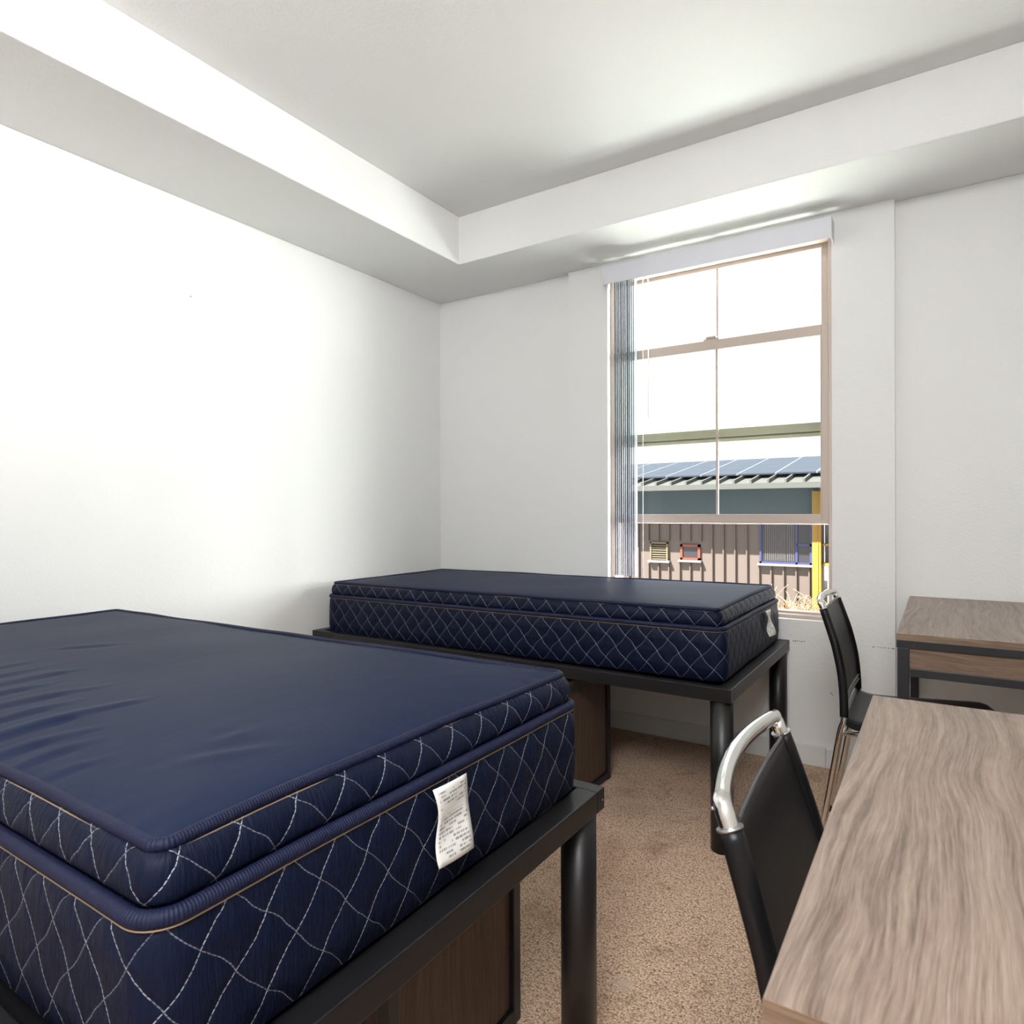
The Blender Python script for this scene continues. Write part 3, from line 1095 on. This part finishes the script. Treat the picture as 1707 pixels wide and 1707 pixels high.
# ------------------------------------------------------------------ desks
def desk(label, x0, y0, y1, zt):
    x1 = x0 + 0.60
    t_ = empty('desk', label, 'desk', ((x0 + x1) / 2, (y0 + y1) / 2, 0), group='wood and black metal desks')
    th, rl, lg = 0.0195, 0.023, 0.030
    b = newbm(); box(b, x0, x1, y0, y1, zt - th, zt)
    # grain of the ends runs across: separate thin edge strip
    obj('desktop', loc(b, t_), wood_y, t_, bevel=0.0012)
    b = newbm(); box(b, x0, x1, y0 - 0.0012, y0, zt - th, zt - 0.0008); obj('edge_band', loc(b, t_), wood_x, t_)
    za, zb = zt - th - rl, zt - th
    b = newbm()
    box(b, x0 - 0.0005, x1, y0, y0 + lg, za, zb); box(b, x0 - 0.0005, x1, y1 - lg, y1, za, zb)
    box(b, x0, x0 + lg, y0 + lg, y1 - lg, za, zb); box(b, x1 - lg, x1, y0 + lg, y1 - lg, za, zb)
    obj('top_rail', loc(b, t_), black_metal, t_, bevel=0.0015)
    for x in (x0 + 0.0015, x1 - lg):
        for y in (y0 + 0.001, y1 - lg):
            b = newbm(); box(b, x, x + lg, y, y + lg, 0.0, za)
            leg = obj('leg', loc(b, t_), black_metal, t_, bevel=0.0015)
            if y < (y0 + y1) / 2:
                b = newbm(); tube(b, [(x + lg / 2, y - 0.0004, za - 0.030), (x + lg / 2, y + 0.002, za - 0.030)], 0.0042, 14)
                obj('bolt_hole', loc(b, t_), rubber, leg)
    for y, s in ((y0 + 0.006, 1), (y1 - 0.018, -1)):
        b = newbm(); box(b, x0 + lg + 0.002, x1 - lg, y, y + 0.012, za - 0.058, za); obj('end_panel', loc(b, t_), wood_x, t_)
    for y in (y0 + 0.002, y1 - 0.026):
        b = newbm(); box(b, x0 + lg + 0.003, x1 - lg, y, y + 0.024, za - 0.058 - 0.024, za - 0.058); obj('lower_rail', loc(b, t_), black_metal, t_, bevel=0.0015)
    b = newbm(); box(b, x1 - 0.02, x1 - 0.008, y0 + lg, y1 - lg, za - 0.10, za); obj('back_panel', loc(b, t_), wood_y, t_)
    return t_


desk('wood-grain desk with its top filling the lower right foreground', 2.528, -2.712, -1.762, 0.7745)
desk('wood-grain desk with a black metal frame standing against the window wall', 2.531, -0.999, -0.012, 0.7765)


# ------------------------------------------------------------------ chairs (face +x; origin on the floor below the rear of the seat)
def make_chair(label, loc_):
    t_ = empty('chair', label, 'chair', loc_, group='black sling chairs with chrome tubes')
    HWs, HWt = 0.205, 0.165        # half widths at seat and top
    R = 0.0100

    def yw(z):
        return HWs + (HWt - HWs) * min(max((z - 0.46) / 0.375, 0), 1)

    prof = [(0.0, 0.455), (0.0, 0.50), (-0.003, 0.56), (-0.010, 0.62), (-0.024, 0.686), (-0.036, 0.728), (-0.056, 0.79), (-0.072, 0.835)]
    crv = catmull([(x, 0, z) for x, z in prof], 5)
    for s in (-1, 1):
        top = [(p.x, s * yw(p.z), p.z) for p in crv]
        # chrome rear leg: foot, up to the seat, then the bare tube above the sling
        b = newbm()
        tube(b, catmull([(-0.085, s * 0.205, 0.004), (-0.045, s * 0.20, 0.22), (-0.012, s * HWs, 0.42), (0.0, s * HWs, 0.465), (0.0, s * yw(0.50), 0.50)], 6), R, 14)
        lg = obj('leg', b, chrome, t_)
        b = newbm(); tube(b, [(-0.086, s * 0.205, 0.0), (-0.082, s * 0.205, 0.02)], 0.013, 12); obj('foot_cap', b, rubber, lg)
        # sleeve of the sling round the upright
        lo_ = [p for p in top if p[2] > 0.475 and p[2] < 0.815]
        b = newbm(); tube(b, lo_, R + 0.0028, 16); obj('sleeve', b, leather, t_)
        b = newbm(); tube(b, [lo_[-1], tuple(Vector(lo_[-1]) + (Vector(lo_[-1]) - Vector(lo_[-2])).normalized() * 0.0025)], R + 0.0038, 16); obj('collar', b, steel, t_)
        # front leg
        b = newbm()
        tube(b, catmull([(0.405, s * 0.200, 0.004), (0.392, s * 0.195, 0.22), (0.372, s * 0.200, 0.434), (0.345, s * 0.198, 0.450), (0.30, s * 0.198, 0.449)], 6), R, 14)
        lg = obj('leg', b, chrome, t_)
        b = newbm(); tube(b, [(0.406, s * 0.200, 0.0), (0.404, s * 0.20, 0.02)], 0.013, 12); obj('foot_cap', b, rubber, lg)
        b = newbm(); tube(b, [(-0.004, s * HWs, 0.428), (0.31, s * 0.198, 0.449)], 0.0085, 12); obj('seat_rail', b, chrome, t_)
    # handle: bare tube above the sling, bowed backwards between the uprights
    a = [p for p in [(q.x, yw(q.z), q.z) for q in crv] if p[2] > 0.795]
    xt, zt_ = a[-1][0], a[-1][2]
    arc = []
    for k in range(1, 24):
        s = -1 + 2 * k / 24
        arc.append((xt - 0.019 * (1 - s * s), -s * HWt, zt_ + 0.002 * (1 - s * s)))
    b = newbm()
    left = a
    right = [(x, -y, z) for x, y, z in a][::-1]
    tube(b, left + arc + right, R, 16)
    obj('handle', b, chrome, t_)
    b = newbm(); tube(b, [(xt - 0.008, -HWt + 0.002, zt_ - 0.008), (xt - 0.0115, -HWt + 0.001, zt_ - 0.008)], 0.002, 8); obj('screw', b, steel, t_)
    # sling back between the uprights
    b = newbm()
    NY = 16
    zz = [p for p in crv if 0.515 <= p.z <= 0.812]
    for side, off in ((0, 0.0018), (1, -0.0018)):
        rows = []
        for q, p in enumerate(zz):
            h = yw(p.z) - R * 0.6
            rows.append([b.verts.new((p.x + off + 0.003 - 0.004 * (1 - (2 * i / NY - 1) ** 2), -h + 2 * h * i / NY, p.z + (0.004 * abs(2 * i / NY - 1) ** 6 if q == len(zz) - 1 else 0))) for i in range(NY + 1)])
        for j in range(len(rows) - 1):
            for i in range(NY):
                f = b.faces.new((rows[j][i], rows[j][i + 1], rows[j + 1][i + 1], rows[j + 1][i])); f.smooth = True
        if side == 0:
            keep = rows
        else:
            for i in range(NY):
                b.faces.new((keep[-1][i], keep[-1][i + 1], rows[-1][i + 1], rows[-1][i]))
                b.faces.new((keep[0][i], rows[0][i], rows[0][i + 1], keep[0][i + 1]))
    bk = obj('backrest', b, leather, t_)
    p = zz[-1]
    b = newbm()
    h = yw(p.z) - R
    tube(b, [(p.x + 0.004 - 0.004 * (1 - (2 * i / NY - 1) ** 2), -h + 2 * h * i / NY, p.z + 0.0005) for i in range(NY + 1)], 0.0030, 8)
    obj('hem', b, hem_m, bk)
    p = zz[0]
    b = newbm()
    h = yw(p.z) - R
    for dz, dx in ((0.0, 0.004), (0.014, 0.003)):
        tube(b, [(p.x + dx - 0.004 * (1 - (2 * i / NY - 1) ** 2), -h + 2 * h * i / NY, p.z - 0.006 + dz) for i in range(NY + 1)], 0.0058, 8)
    obj('lower_hem', b, grey_edge, bk, label='folded lower edge of the backrest, its reflection painted grey')
    # seat: thin padded pad, rear edge turned up
    b = newbm()
    NXs, NYs = 22, 18
    tops, bots = [], []
    for i in range(NXs + 1):
        s = i / NXs
        x = -0.004 + 0.412 * s
        hw = 0.208 + 0.024 * s
        rear = math.exp(-s / 0.055) * 0.026
        front = -0.014 * max(0, (s - 0.88) / 0.12) ** 2
        rc = 0.0
        if s > 0.88:
            rc = 0.045 * (1 - math.sqrt(max(0, 1 - ((s - 0.88) / 0.12) ** 2)))
        tr_, br_ = [], []
        for j in range(NYs + 1):
            q = -1 + 2 * j / NYs
            edge = -0.004 * max(0, (abs(q) - 0.88) / 0.12) ** 2
            z = 0.460 + 0.024 * s + rear + front + edge - 0.004 * (1 - q * q) * math.sin(PI * s)
            tr_.append(b.verts.new((x, q * (hw - rc), z)))
            br_.append(b.verts.new((x, q * (hw - rc), z - 0.020)))
        tops.append(tr_); bots.append(br_)
    for i in range(NXs):
        for j in range(NYs):
            f = b.faces.new((tops[i][j], tops[i + 1][j], tops[i + 1][j + 1], tops[i][j + 1])); f.smooth = True
            f = b.faces.new((bots[i][j], bots[i][j + 1], bots[i + 1][j + 1], bots[i + 1][j])); f.smooth = True
        for j in (0, NYs):
            b.faces.new((tops[i][j], bots[i][j], bots[i + 1][j], tops[i + 1][j]))
    for i in (0, NXs):
        for j in range(NYs):
            b.faces.new((tops[i][j], tops[i][j + 1], bots[i][j + 1], bots[i][j]))
    obj('seat', b, leather, t_)
    return t_


chair = make_chair('black sling chair with a chrome handle in the foreground beside the near desk', (2.5155, -2.371, 0))
chair.rotation_euler = (0, 0, 0.045)
c2 = copy_tree(chair)
c2.location = (2.381, -0.695, 0)
c2.rotation_euler = (0, 0, 0)
c2['label'] = 'black sling chair with a chrome handle pushed in at the desk by the window'
